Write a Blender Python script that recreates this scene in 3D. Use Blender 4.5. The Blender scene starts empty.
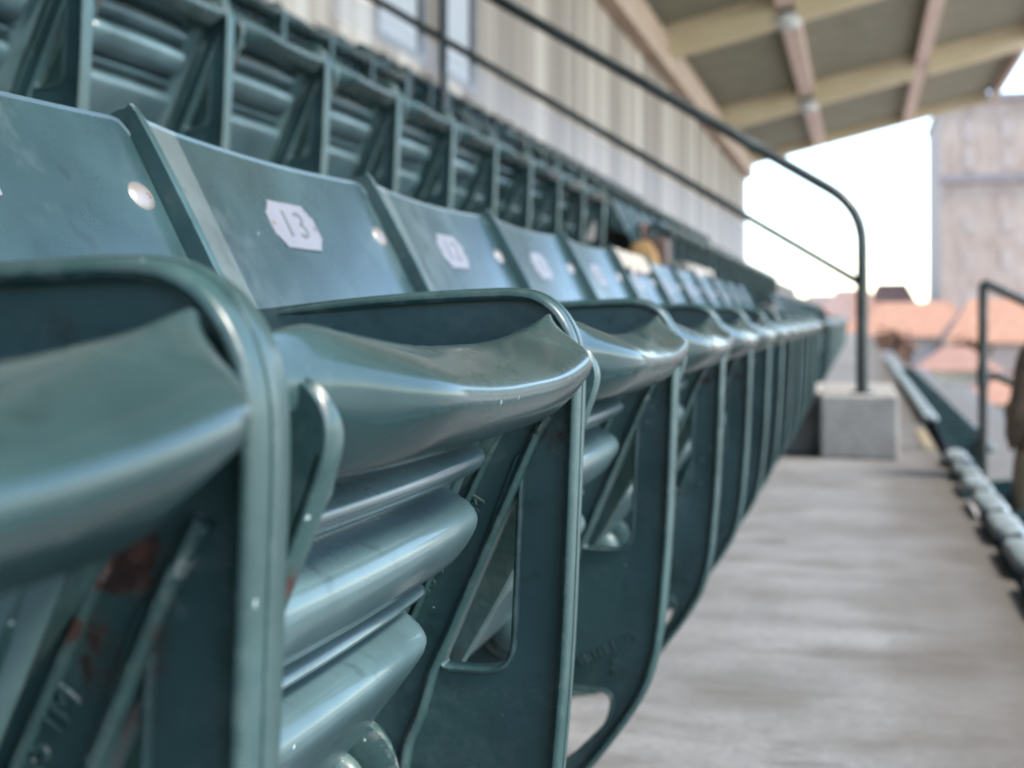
import bpy, bmesh, math, random
from mathutils import Vector, Matrix
R = math.radians
scene = bpy.context.scene
C = scene.collection
random.seed(7)

# ------------------------------------------------------------------ camera, sky, sun, exposure
EYE = 0.63
YAW = math.atan(348 / 1300)
cam_d = bpy.data.cameras.new('camera')
cam = bpy.data.objects.new('camera', cam_d); C.objects.link(cam)
cam.location = (0, 0, EYE); cam.rotation_euler = (R(90), 0, YAW)
cam_d.sensor_width = 36; cam_d.lens = 1300 / 1024 * 36; cam_d.shift_y = -66 / 1024
cam_d.clip_start = 0.02; cam_d.clip_end = 3000
cam_d.dof.use_dof = True; cam_d.dof.focus_distance = 0.73; cam_d.dof.aperture_fstop = 7.6
scene.camera = cam

SUN_EL, SUN_AZ = R(45), R(99)          # azimuth measured from +Y towards +X
w = bpy.data.worlds.new('World'); scene.world = w; w.use_nodes = True
nt = w.node_tree; nt.nodes.clear()
sky = nt.nodes.new('ShaderNodeTexSky'); sky.sky_type = 'NISHITA'; sky.sun_disc = False
sky.sun_elevation = SUN_EL; sky.sun_rotation = SUN_AZ
sky.air_density = 1.0; sky.dust_density = .7; sky.ozone_density = 1.0
bg = nt.nodes.new('ShaderNodeBackground'); bg.inputs['Strength'].default_value = 0.15
wo = nt.nodes.new('ShaderNodeOutputWorld')
nt.links.new(sky.outputs[0], bg.inputs[0]); nt.links.new(bg.outputs[0], wo.inputs[0])
sun_d = bpy.data.lights.new('sun', 'SUN'); sun_d.energy = 2.0; sun_d.angle = R(10); sun_d.color = (1, .92, .80)
sun = bpy.data.objects.new('sun', sun_d); C.objects.link(sun)
sdir = Vector((math.sin(SUN_AZ) * math.cos(SUN_EL), math.cos(SUN_AZ) * math.cos(SUN_EL), math.sin(SUN_EL)))
sun.rotation_euler = sdir.to_track_quat('Z', 'Y').to_euler()
sun.location = sdir * 40
scene.view_settings.view_transform = 'Standard'; scene.view_settings.look = 'None'
scene.view_settings.gamma = 1; scene.view_settings.use_curve_mapping = False
scene.view_settings.exposure = 2.52

# ------------------------------------------------------------------ node helpers
def mat(name):
    m = bpy.data.materials.new(name); m.use_nodes = True
    return m, m.node_tree, m.node_tree.nodes['Principled BSDF']
def N(nt, typ, **kw):
    n = nt.nodes.new(typ)
    for k, v in kw.items():
        if k.startswith('i_'): n.inputs[k[2:].replace('_', ' ')].default_value = v
        else: setattr(n, k, v)
    return n
def L(nt, a, b): nt.links.new(a, b)
def ramp(nt, src, stops):
    r = nt.nodes.new('ShaderNodeValToRGB'); e = r.color_ramp.elements
    while len(e) < len(stops): e.new(0.5)
    for i, (p, c) in enumerate(stops):
        e[i].position = p; e[i].color = c if len(c) == 4 else (*c, 1)
    L(nt, src, r.inputs[0]); return r.outputs[0]
def g(v): return (v, v, v)
def mix(nt, f, a, b):
    m = nt.nodes.new('ShaderNodeMix'); m.data_type = 'RGBA'
    for s, v in ((0, f), (6, a), (7, b)):
        if isinstance(v, (tuple, list)): m.inputs[s].default_value = (*v, 1) if len(v) == 3 else v
        elif isinstance(v, (int, float)): m.inputs[s].default_value = v
        else: L(nt, v, m.inputs[s])
    return m.outputs[2]
def math_n(nt, op, a, b=None, c=None):
    m = nt.nodes.new('ShaderNodeMath'); m.operation = op
    for i, v in enumerate((a, b, c)):
        if v is None: continue
        if isinstance(v, (int, float)): m.inputs[i].default_value = v
        else: L(nt, v, m.inputs[i])
    return m.outputs[0]
def objco(nt, spread=7.0):
    tc = nt.nodes.new('ShaderNodeTexCoord'); oi = nt.nodes.new('ShaderNodeObjectInfo')
    va = nt.nodes.new('ShaderNodeVectorMath'); va.operation = 'SCALE'
    cb = nt.nodes.new('ShaderNodeCombineXYZ')
    for i in range(3): L(nt, oi.outputs['Random'], cb.inputs[i])
    va.inputs['Scale'].default_value = spread; L(nt, cb.outputs[0], va.inputs[0])
    ad = nt.nodes.new('ShaderNodeVectorMath'); ad.operation = 'ADD'
    L(nt, tc.outputs['Object'], ad.inputs[0]); L(nt, va.outputs[0], ad.inputs[1])
    return ad.outputs[0], tc.outputs['Object']

# ------------------------------------------------------------------ materials
ALB = .55                                  # one scale for every base colour, matched to the exposure
def dim(c): return tuple(v * ALB for v in c)
def paint(name, base, rough, rust=0.0, speck=0.5, coat=.2, cr=.2, sl=.28, dimple=0.15, rust_at=None, edge=0.0):
    base = dim(base)
    m, t, p = mat(name)
    co, raw = objco(t)
    n1 = N(t, 'ShaderNodeTexNoise', i_Scale=9.0, i_Detail=5.0); L(t, co, n1.inputs['Vector'])
    b2 = tuple(min(1, c * 1.35 + .004) for c in base); b1 = tuple(c * .78 for c in base)
    col = ramp(t, n1.outputs[0], [(.3, b1), (.7, b2)])
    # pale dust specks and tiny chips
    n2 = N(t, 'ShaderNodeTexVoronoi', i_Scale=85.0); n2.feature = 'F1'; nw = N(t, 'ShaderNodeTexNoise', i_Scale=160.0, i_Detail=2.0); L(t, co, nw.inputs['Vector'])
    vs_ = t.nodes.new('ShaderNodeVectorMath'); vs_.operation = 'MULTIPLY_ADD'; L(t, nw.outputs['Color'], vs_.inputs[0]); vs_.inputs[1].default_value = (.006, .006, .006); L(t, co, vs_.inputs[2])
    L(t, vs_.outputs[0], n2.inputs['Vector'])
    sp = N(t, 'ShaderNodeSeparateColor'); L(t, n2.outputs['Color'], sp.inputs[0])
    near = math_n(t, 'LESS_THAN', n2.outputs['Distance'], math_n(t, 'MULTIPLY', math_n(t, 'POWER', sp.outputs[1], 2.2), .11))
    pick = math_n(t, 'GREATER_THAN', sp.outputs[0], 1 - .4 * speck)
    col = mix(t, math_n(t, 'MULTIPLY', math_n(t, 'MULTIPLY', near, pick), .75), col, (.3, .36, .36))
    # dark water stains
    n4 = N(t, 'ShaderNodeTexNoise', i_Scale=38.0, i_Detail=3.0); L(t, co, n4.inputs['Vector'])
    st = ramp(t, n4.outputs[0], [(.635, g(0)), (.70, g(1))])
    col = mix(t, math_n(t, 'MULTIPLY', st, .35), col, tuple(c * .35 for c in base))
    # scuffs: fine pale haze
    n5 = N(t, 'ShaderNodeTexNoise', i_Scale=5.0, i_Detail=9.0, i_Roughness=.75); L(t, co, n5.inputs['Vector'])
    sc = ramp(t, n5.outputs[0], [(.52, g(0)), (.72, g(.22))])
    col = mix(t, sc, col, (.14, .18, .18))
    rmask = None
    if rust > 0:
        n3 = N(t, 'ShaderNodeTexNoise', i_Scale=26.0, i_Detail=9.0, i_Roughness=.68); L(t, co, n3.inputs['Vector'])
        thr = .76 - .1 * rust
        val = n3.outputs[0]
        for (pt, rr, amp) in (rust_at or []):
            d = t.nodes.new('ShaderNodeVectorMath'); d.operation = 'DISTANCE'; L(t, raw, d.inputs[0]); d.inputs[1].default_value = pt
            mr = N(t, 'ShaderNodeMapRange'); L(t, d.outputs['Value'], mr.inputs[0])
            mr.inputs[1].default_value = 0; mr.inputs[2].default_value = rr; mr.inputs[3].default_value = amp; mr.inputs[4].default_value = 0
            val = math_n(t, 'ADD', val, mr.outputs[0])
        rmask = ramp(t, val, [(thr, g(0)), (thr + .025, g(1))])
        n7 = N(t, 'ShaderNodeTexVoronoi', i_Scale=42.0); L(t, co, n7.inputs['Vector'])
        s7 = N(t, 'ShaderNodeSeparateColor'); L(t, n7.outputs['Color'], s7.inputs[0])
        dot = math_n(t, 'MULTIPLY', math_n(t, 'LESS_THAN', n7.outputs['Distance'], math_n(t, 'MULTIPLY', s7.outputs[1], .13)), math_n(t, 'GREATER_THAN', s7.outputs[0], 1 - .22 * rust))
        rmask = math_n(t, 'MAXIMUM', rmask, dot)
        n6 = N(t, 'ShaderNodeTexNoise', i_Scale=120.0, i_Detail=4.0); L(t, co, n6.inputs['Vector'])
        rc = ramp(t, n6.outputs[0], [(.3, (.006, .003, .003)), (.55, (.020, .008, .007)), (.78, (.07, .032, .018))])
        halo = ramp(t, val, [(thr - .07, g(0)), (thr + .01, g(.45))])
        col = mix(t, halo, col, (.022, .013, .009))
        col = mix(t, rmask, col, rc)
    if edge > 0:
        gm = t.nodes.new('ShaderNodeNewGeometry')
        ne = N(t, 'ShaderNodeTexNoise', i_Scale=75.0, i_Detail=6.0, i_Roughness=.7); L(t, co, ne.inputs['Vector'])
        em = math_n(t, 'MULTIPLY', ramp(t, gm.outputs['Pointiness'], [(.535, g(0)), (.60, g(1))]), ramp(t, ne.outputs[0], [(.52, g(0)), (.60, g(1))]))
        wc = ramp(t, ne.outputs[0], [(.56, (.17, .2, .2)), (.68, (.03, .014, .009))])
        col = mix(t, math_n(t, 'MULTIPLY', em, edge), col, wc)
    L(t, col, p.inputs['Base Color'])
    rg = ramp(t, n5.outputs[0], [(.3, g(rough * .8)), (.75, g(min(1, rough * 1.5)))])
    if rmask is not None: rg = mix(t, rmask, rg, (.9, .9, .9))
    L(t, rg, p.inputs['Roughness'])
    p.inputs['Specular IOR Level'].default_value = sl; p.inputs['Coat IOR'].default_value = 1.45
    p.inputs['Coat Weight'].default_value = coat; p.inputs['Coat Roughness'].default_value = cr
    nb = N(t, 'ShaderNodeTexNoise', i_Scale=45.0, i_Detail=6.0); L(t, co, nb.inputs['Vector'])
    h = nb.outputs[0]
    if rmask is not None: h = math_n(t, 'ADD', h, math_n(t, 'MULTIPLY', rmask, .8))
    bp = N(t, 'ShaderNodeBump', i_Strength=dimple, i_Distance=.004); L(t, h, bp.inputs['Height'])
    L(t, bp.outputs[0], p.inputs['Normal'])
    return m

def simple(name, c1, c2=None, scale=8, rough=.7, metal=0, bump=0, detail=4):
    m, t, p = mat(name)
    co, _ = objco(t)
    n = N(t, 'ShaderNodeTexNoise', i_Scale=float(scale), i_Detail=float(detail)); L(t, co, n.inputs['Vector'])
    c2 = c2 or tuple(min(1, c * 1.3) for c in c1)
    c1 = dim(c1); c2 = dim(c2)
    L(t, ramp(t, n.outputs[0], [(.3, c1), (.7, c2)]), p.inputs['Base Color'])
    p.inputs['Roughness'].default_value = rough; p.inputs['Metallic'].default_value = metal
    if bump:
        b = N(t, 'ShaderNodeBump', i_Strength=bump, i_Distance=.02); L(t, n.outputs[0], b.inputs['Height']); L(t, b.outputs[0], p.inputs['Normal'])
    return m

OX = .35                                   # local x of a seat = world x + OX
TEAL = (.023, .063, .064)
RPT = [((-.205 + OX, 0, -.075 + EYE), .05, .16), ((-.24 + OX, 0, -.125 + EYE), .09, .07), ((-.36 + OX, 0, -.30 + EYE), .07, .10)]
RPT_HEAVY = [((-.2330 + OX, -.02, -.073 + EYE), .024, .36), ((-.2795 + OX, -.02, -.1000 + EYE), .026, .34), ((-.2555 + OX, -.02, -.106 + EYE), .06, .15), ((-.2525 + OX, -.024, -.1025 + EYE), .008, .3)]
M_iron = paint('painted_cast_iron', TEAL, .36, rust=.5, speck=.5, dimple=.25, rust_at=RPT, edge=.75)
M_iron_rusty = paint('painted_cast_iron_rusted', TEAL, .36, rust=.7, speck=.6, dimple=.25, rust_at=RPT_HEAVY, edge=.75)
M_arm = paint('hinge_arm_paint', TEAL, .4, edge=.9, rust=.9, speck=.5, dimple=.3, rust_at=[((-.190 + OX, -.432, -.068 + EYE), .018, .34), ((-.202 + OX, -.431, -.096 + EYE), .03, .30), ((-.222 + OX, -.431, -.14 + EYE), .04, .22)])
M_seat = paint('moulded_plastic', (.021, .050, .053), .24, speck=.6, coat=.42, cr=.095, sl=.08, dimple=.05)
M_back = paint('back_plastic', (.017, .046, .051), .27, speck=.4, coat=.34, cr=.2, dimple=.04)
M_slat = paint('pale_underside_plastic', (.062, .112, .122), .3, speck=.5, coat=.4, cr=.1, sl=.15, dimple=.08)  # paler copy of the seat plastic, for the underside slats
M_back_pale = paint('pale_back_plastic', (.075, .105, .108), .3, speck=.4, coat=.34, cr=.2, dimple=.04)  # paler strip along the near edge of each backrest
M_roll = paint('skylit_top_plastic', (.20, .245, .26), .45, speck=.3, coat=.2, cr=.3)  # sky light on the lower row's backrest tops, painted as a pale colour
M_plate = simple('number_plate_white', (.15, .16, .19), (.175, .185, .21), 30, .45)
M_digit = simple('engraved_grey', (.05, .058, .066), (.075, .083, .09), 60, .6)
M_bolt = simple('galvanised_bolt', (.21, .2, .19), (.27, .255, .245), 60, .4, .3)
M_slot = simple('bolt_slot', (.09, .06, .05), (.2, .14, .1), 80, .7)
M_hub = paint('hub_paint', (.05, .1, .1), .45, rust=1.3, speck=.4, dimple=.4)
M_rail = paint('rail_paint', (.010, .018, .018), .4, rust=.3, speck=.2)
M_wallbase = simple('dark_base_paint', (.03, .055, .06), (.05, .08, .085), 3, .6)

def concrete(name, c1, c2, dirt=None, streak=True):
    c1 = dim(c1); c2 = dim(c2)
    m, t, p = mat(name)
    tc = t.nodes.new('ShaderNodeTexCoord'); co = tc.outputs['Object']
    mp = N(t, 'ShaderNodeMapping'); mp.inputs['Scale'].default_value = (1.1, 3.6, 1) if streak else (3, 3, 3); L(t, co, mp.inputs[0])
    n = N(t, 'ShaderNodeTexNoise', i_Scale=1.0, i_Detail=7.0, i_Roughness=.58, i_Distortion=.6); L(t, mp.outputs[0], n.inputs['Vector'])
    n2 = N(t, 'ShaderNodeTexNoise', i_Scale=55.0, i_Detail=7.0, i_Roughness=.75); L(t, co, n2.inputs['Vector'])
    n3 = N(t, 'ShaderNodeTexNoise', i_Scale=3.1, i_Detail=8.0, i_Roughness=.65); L(t, co, n3.inputs['Vector'])
    col = ramp(t, n.outputs[0], [(.34, c1), (.64, c2)])
    col = mix(t, ramp(t, n2.outputs[0], [(.34, g(.5)), (.6, g(0))]), col, tuple(c * .5 for c in c1))
    col = mix(t, ramp(t, n3.outputs[0], [(.44, g(0)), (.68, g(.75))]), col, (c1[0] * .62, c1[1] * .58, c1[2] * .5))
    n4 = N(t, 'ShaderNodeTexNoise', i_Scale=1.7, i_Detail=9.0, i_Roughness=.7, i_Distortion=1.2); L(t, mp.outputs[0], n4.inputs['Vector'])
    col = mix(t, ramp(t, n4.outputs[0], [(.52, g(0)), (.66, g(.6))]), col, (c1[0] * .42, c1[1] * .38, c1[2] * .32))
    if streak:                              # saw-cut joints across the slab
        sj = N(t, 'ShaderNodeSeparateXYZ'); L(t, co, sj.inputs[0])
        jf = math_n(t, 'FRACT', math_n(t, 'DIVIDE', math_n(t, 'ADD', sj.outputs[1], .45), 2.6))
        col = mix(t, ramp(t, jf, [(0, g(.3)), (.0035, g(.3)), (.006, g(0)), (1, g(0))]), col, (.05, .047, .042))
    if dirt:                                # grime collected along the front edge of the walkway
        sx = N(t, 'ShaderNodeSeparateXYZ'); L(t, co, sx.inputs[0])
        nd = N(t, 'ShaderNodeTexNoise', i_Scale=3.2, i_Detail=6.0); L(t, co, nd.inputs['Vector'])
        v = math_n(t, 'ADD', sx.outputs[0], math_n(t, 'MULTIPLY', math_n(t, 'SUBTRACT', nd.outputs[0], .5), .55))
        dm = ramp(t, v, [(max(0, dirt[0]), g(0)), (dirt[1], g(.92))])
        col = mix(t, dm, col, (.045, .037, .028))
    L(t, col, p.inputs['Base Color']); p.inputs['Roughness'].default_value = .85
    b = N(t, 'ShaderNodeBump', i_Strength=.35, i_Distance=.006); L(t, n2.outputs[0], b.inputs['Height']); L(t, b.outputs[0], p.inputs['Normal'])
    return m
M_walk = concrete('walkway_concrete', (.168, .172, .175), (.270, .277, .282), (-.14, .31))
M_conc = concrete('step_concrete', (.33, .322, .305), (.42, .412, .395), None, False)
M_terr = concrete('terrace_concrete', (.12, .117, .11), (.17, .166, .16), None)

# ------------------------------------------------------------------ mesh helpers
def mesh_obj(name, me, parent=None, mats=()):
    o = bpy.data.objects.new(name, me); C.objects.link(o)
    if parent: o.parent = parent
    for m in mats: me.materials.append(m)
    return o
def bm_mesh(name, bm, smooth=True, angle=35):
    bmesh.ops.recalc_face_normals(bm, faces=bm.faces)
    me = bpy.data.meshes.new(name); bm.to_mesh(me); bm.free()
    if smooth:
        me.polygons.foreach_set('use_smooth', [True] * len(me.polygons))
        me.set_sharp_from_angle(angle=R(angle))
    return me
def tag(o, label=None, cat=None, group=None, kind=None):
    for k, v in (('label', label), ('category', cat), ('group', group), ('kind', kind)):
        if v: o[k] = v
    return o
def empty(name, loc):
    o = bpy.data.objects.new(name, None); C.objects.link(o); o.location = loc; o.empty_display_size = .1; return o
def box(bm, x0, x1, y0, y1, z0, z1, bev=0, mi=0):
    r = bmesh.ops.create_cube(bm, size=1)
    vs = r['verts']
    for v in vs:
        v.co = Vector((x0 + (v.co.x + .5) * (x1 - x0), y0 + (v.co.y + .5) * (y1 - y0), z0 + (v.co.z + .5) * (z1 - z0)))
    fs = {f for v in vs for f in v.link_faces}
    for f in fs: f.material_index = mi
    if bev:
        es = list({e for v in vs for e in v.link_edges})
        rb = bmesh.ops.bevel(bm, geom=es, offset=bev, segments=2, affect='EDGES', profile=.6)
        for f in rb['faces']: f.material_index = mi
def tube(bm, pts, r, seg=12, mi=0, caps=True):
    pts = [Vector(p) for p in pts]; rings = []; up = None
    for i, p in enumerate(pts):
        d = (pts[min(i + 1, len(pts) - 1)] - pts[max(i - 1, 0)]).normalized()
        if up is None:
            up = Vector((0, 1, 0)) if abs(d.y) < .9 else Vector((1, 0, 0))
        n = (up - d * up.dot(d)).normalized(); b = d.cross(n); up = n
        rr = r[i] if isinstance(r, (list, tuple)) else r
        rings.append([bm.verts.new(p + n * (math.cos(2 * math.pi * k / seg) * rr) + b * (math.sin(2 * math.pi * k / seg) * rr)) for k in range(seg)])
    for a, b in zip(rings, rings[1:]):
        for k in range(seg):
            f = bm.faces.new((a[k], a[(k + 1) % seg], b[(k + 1) % seg], b[k])); f.material_index = mi
    if caps:
        for rg in (rings[0], rings[-1]): bm.faces.new(rg).material_index = mi
def catmull(pts, n=6):
    out = []
    P = [Vector(p) for p in pts]; P = [P[0] * 2 - P[1]] + P + [P[-1] * 2 - P[-2]]
    for i in range(1, len(P) - 2):
        p0, p1, p2, p3 = P[i - 1:i + 3]
        for k in range(n):
            t = k / n
            out.append(.5 * ((2 * p1) + (p2 - p0) * t + (2 * p0 - 5 * p1 + 4 * p2 - p3) * t * t + (3 * p1 - p0 - 3 * p2 + p3) * t ** 3))
    out.append(P[-2]); return out
def rounded(poly, rads, n=6):
    out = []
    m = len(poly)
    for i, p in enumerate(poly):
        p = Vector(p); a = Vector(poly[i - 1]); b = Vector(poly[(i + 1) % m])
        r = rads[i] if isinstance(rads, (list, tuple)) else rads
        if r <= 0: out.append(p); continue
        d1 = (a - p); d2 = (b - p); r1 = min(r, d1.length * .45, d2.length * .45)
        s = p + d1.normalized() * r1; e = p + d2.normalized() * r1
        for k in range(n + 1):
            t = k / n; out.append((1 - t) ** 2 * s + 2 * t * (1 - t) * p + t * t * e)
    return out
def ribbon(bm, path, wy, th, yc=0, closed=False, crown=.0012, mi=0, taper=None, off=0, shift=None):
    """a flange: a band wy wide along y and th thick, following a path in the x-z plane"""
    P = [Vector(p) for p in path]; n = len(P); rings = []
    for i, p in enumerate(P):
        a = P[(i - 1) % n] if closed else P[max(i - 1, 0)]
        b = P[(i + 1) % n] if closed else P[min(i + 1, n - 1)]
        d = (b - a).normalized(); nn = Vector((-d.y, d.x))
        p = p + nn * off; yk = yc + (shift[i] if shift else 0)
        W = wy * (taper[i] if taper else 1); h = W / 2; q = min(h, th / 2) * .8
        sec = [(-h, -th / 2 + q), (-h, th / 2 - q), (-h + q * .3, th / 2 - q * .3), (-h + q, th / 2 + crown * .3), (0, th / 2 + crown), (h - q, th / 2 + crown * .3),
               (h - q * .3, th / 2 - q * .3), (h, th / 2 - q), (h, -th / 2 + q), (h - q, -th / 2), (-h + q, -th / 2)]
        rings.append([bm.verts.new((p.x + nn.x * v, yk + u, p.y + nn.y * v)) for u, v in sec])
    m = len(rings[0])
    pairs = list(zip(rings, rings[1:])) + ([(rings[-1], rings[0])] if closed else [])
    for a, b in pairs:
        for k in range(m):
            bm.faces.new((a[k], a[(k + 1) % m], b[(k + 1) % m], b[k])).material_index = mi
    if not closed:
        bm.faces.new(rings[0]); bm.faces.new(rings[-1])
def add_mesh(bm, me, M=None, mi=0):
    me = me.copy()
    if M is not None: me.transform(M)
    if mi is not None: me.polygons.foreach_set('material_index', [mi] * len(me.polygons))
    bm.from_mesh(me); bpy.data.meshes.remove(me)
XZ = Matrix(((1, 0, 0, 0), (0, 0, -1, 0), (0, 1, 0, 0), (0, 0, 0, 1)))     # drawing plane -> upright, facing -y
def curve_mesh(cu):
    o = bpy.data.objects.new('outline_tmp', cu); C.objects.link(o)
    dg = bpy.context.evaluated_depsgraph_get(); dg.update()
    me = bpy.data.meshes.new_from_object(o.evaluated_get(dg))
    bpy.data.objects.remove(o); bpy.data.curves.remove(cu)
    return me
def plate_mesh(loops, half, bevel=.0008):
    cu = bpy.data.curves.new('outline_tmp', 'CURVE'); cu.dimensions = '2D'; cu.fill_mode = 'BOTH'; cu.extrude = half - bevel; cu.bevel_depth = bevel; cu.bevel_resolution = 1
    for lp in loops:
        s = cu.splines.new('POLY'); s.points.add(len(lp) - 1); s.use_cyclic_u = True
        for q, p in zip(s.points, lp): q.co = (p[0], p[1], 0, 1)
    return curve_mesh(cu)
def text_mesh(s, size, extrude, shear=0, space=1.0, bevel=0, res=3, align='CENTER'):
    cu = bpy.data.curves.new('lettering_tmp', 'FONT'); cu.body = s; cu.size = size; cu.extrude = extrude; cu.shear = shear
    cu.space_character = space; cu.align_x = align; cu.align_y = 'CENTER'; cu.resolution_u = res; cu.bevel_depth = bevel
    return curve_mesh(cu)
def sstep(a, b, x):
    t = max(0, min(1, (x - a) / (b - a))); return t * t * (3 - 2 * t)
def W(b, h): return (b + OX, h + EYE)

# ------------------------------------------------------------------ the cast standard between two seats
arm = [(-.4409, .0035), (-.415, .0062), (-.36, .0122), (-.30, .0172), (-.245, .0198), (-.222, .0196), (-.208, .0160), (-.196, .0075), (-.187, -.006), (-.1825, -.0205), (-.181, -.040),
       (-.1822, -.08), (-.1845, -.14), (-.188, -.22), (-.193, -.285), (-.1972, -.325), (-.203, -.355), (-.2135, -.386), (-.232, -.4175), (-.2545, -.449), (-.277, -.4775), (-.305, -.504), (-.345, -.527), (-.40, -.541), (-.575, -.55)]
spine = [(-.546, .1475), (-.539, .1530), (-.5285, .1555), (-.5195, .1525), (-.4785, .080), (-.442, .0105)]
front = [Vector(W(*p)) for p in catmull(spine, 3)[:-1]] + [Vector(W(*p)) for p in catmull(arm, 4)]
back = [Vector(W(*p)) for p in [(-.575, -.36), (-.50, -.34), (-.44, -.27), (-.425, -.15), (-.452, -.03), (-.487, .03), (-.546, .142)]]
tri = rounded([W(-.2225, -.088), W(-.2292, -.2425), W(-.2825, -.2425)], [.012, .022, .008])
low = rounded([W(-.248, -.3895), W(-.2535, -.424), W(-.306, -.4775), W(-.42, -.495), W(-.42, -.3895)], [.022, .03, .03, .03, .03])
diag = [(-.2035, -.0645), (-.2115, -.0785), (-.2156, -.0861), (-.2625, -.1915), (-.2724, -.2146), (-.2861, -.2445), (-.2958, -.2757), (-.3051, -.2971), (-.3085, -.318)]
left_rim = [(-.2385, -.0755), (-.2635, -.128), (-.31, -.225), (-.335, -.285)]
def standard_mesh(letters=True):
    bm = bmesh.new()
    inset = 0
    add_mesh(bm, plate_mesh([front + back, tri, low], .0035), XZ, 0)
    k = len(catmull(spine, 3)) - 1
    tp = [.36 if i < k else min(1, .36 + .055 * (i - k)) for i in range(len(front))]
    ribbon(bm, front, .0298, .0062, taper=tp, off=-.0043, shift=[(1 - q) * .0149 - .003 * (q < .5) for q in tp])
    ribbon(bm, [Vector(W(*p)) for p in catmull(diag, 3)], .023, .0062)
    ribbon(bm, [Vector(W(*p)) for p in catmull(left_rim, 3)], .014, .005)
    for lp in (tri, low): ribbon(bm, lp, .015, .0045, closed=True, crown=.0006)
    # pivot hub
    cx, cz = W(-.3513, -.322)
    for y0, y1, r0, r1 in ((-.016, .016, .043, .043),):
        pts = [(y0 - .001, .028), (y0, .034), (y0 + .002, r0), (y1 - .002, r1), (y1, .034), (y1 + .001, .028)]
        rings = [[bm.verts.new((cx + math.cos(a * math.pi / 14) * r, y, cz + math.sin(a * math.pi / 14) * r)) for a in range(28)] for y, r in pts]
        for a, b in zip(rings, rings[1:]):
            for q in range(28): bm.faces.new((a[q], a[(q + 1) % 28], b[(q + 1) % 28], b[q]))
        bm.faces.new(rings[0]); bm.faces.new(rings[-1])
    # mounting foot against the riser
    x0, z0 = W(-.585, -.555); x1, z1 = W(-.572, -.34)
    box(bm, x0, x1, -.035, .035, z0, z1, .003)
    if letters:
        ang = math.atan2(-.1279 + .1859, -.2559 + .2913)
        for s, (bx, bz), sz, a in (('36-05B645 1M', (-.2735, -.158), .0135, ang), ('N111E 1BEO.', (-.254, -.3455), .0125, math.atan2(.0366, .0751)),
                                   ('V', (-.2475, -.3595), .010, .1), ('2MB.', (-.24, -.3695), .0115, .05), ('A 34', (-.318, -.247), .0115, ang)):
            x, z = W(bx, bz)
            M = Matrix.Translation((x, -.0036, z)) @ Matrix.Rotation(-a, 4, 'Y') @ XZ
            add_mesh(bm, text_mesh(s, sz, .0015, res=2, bevel=.0003), M, 0)
    bmesh.ops.translate(bm, verts=bm.verts, vec=(0, -.0135, 0))
    return bm_mesh('standard', bm)

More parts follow.
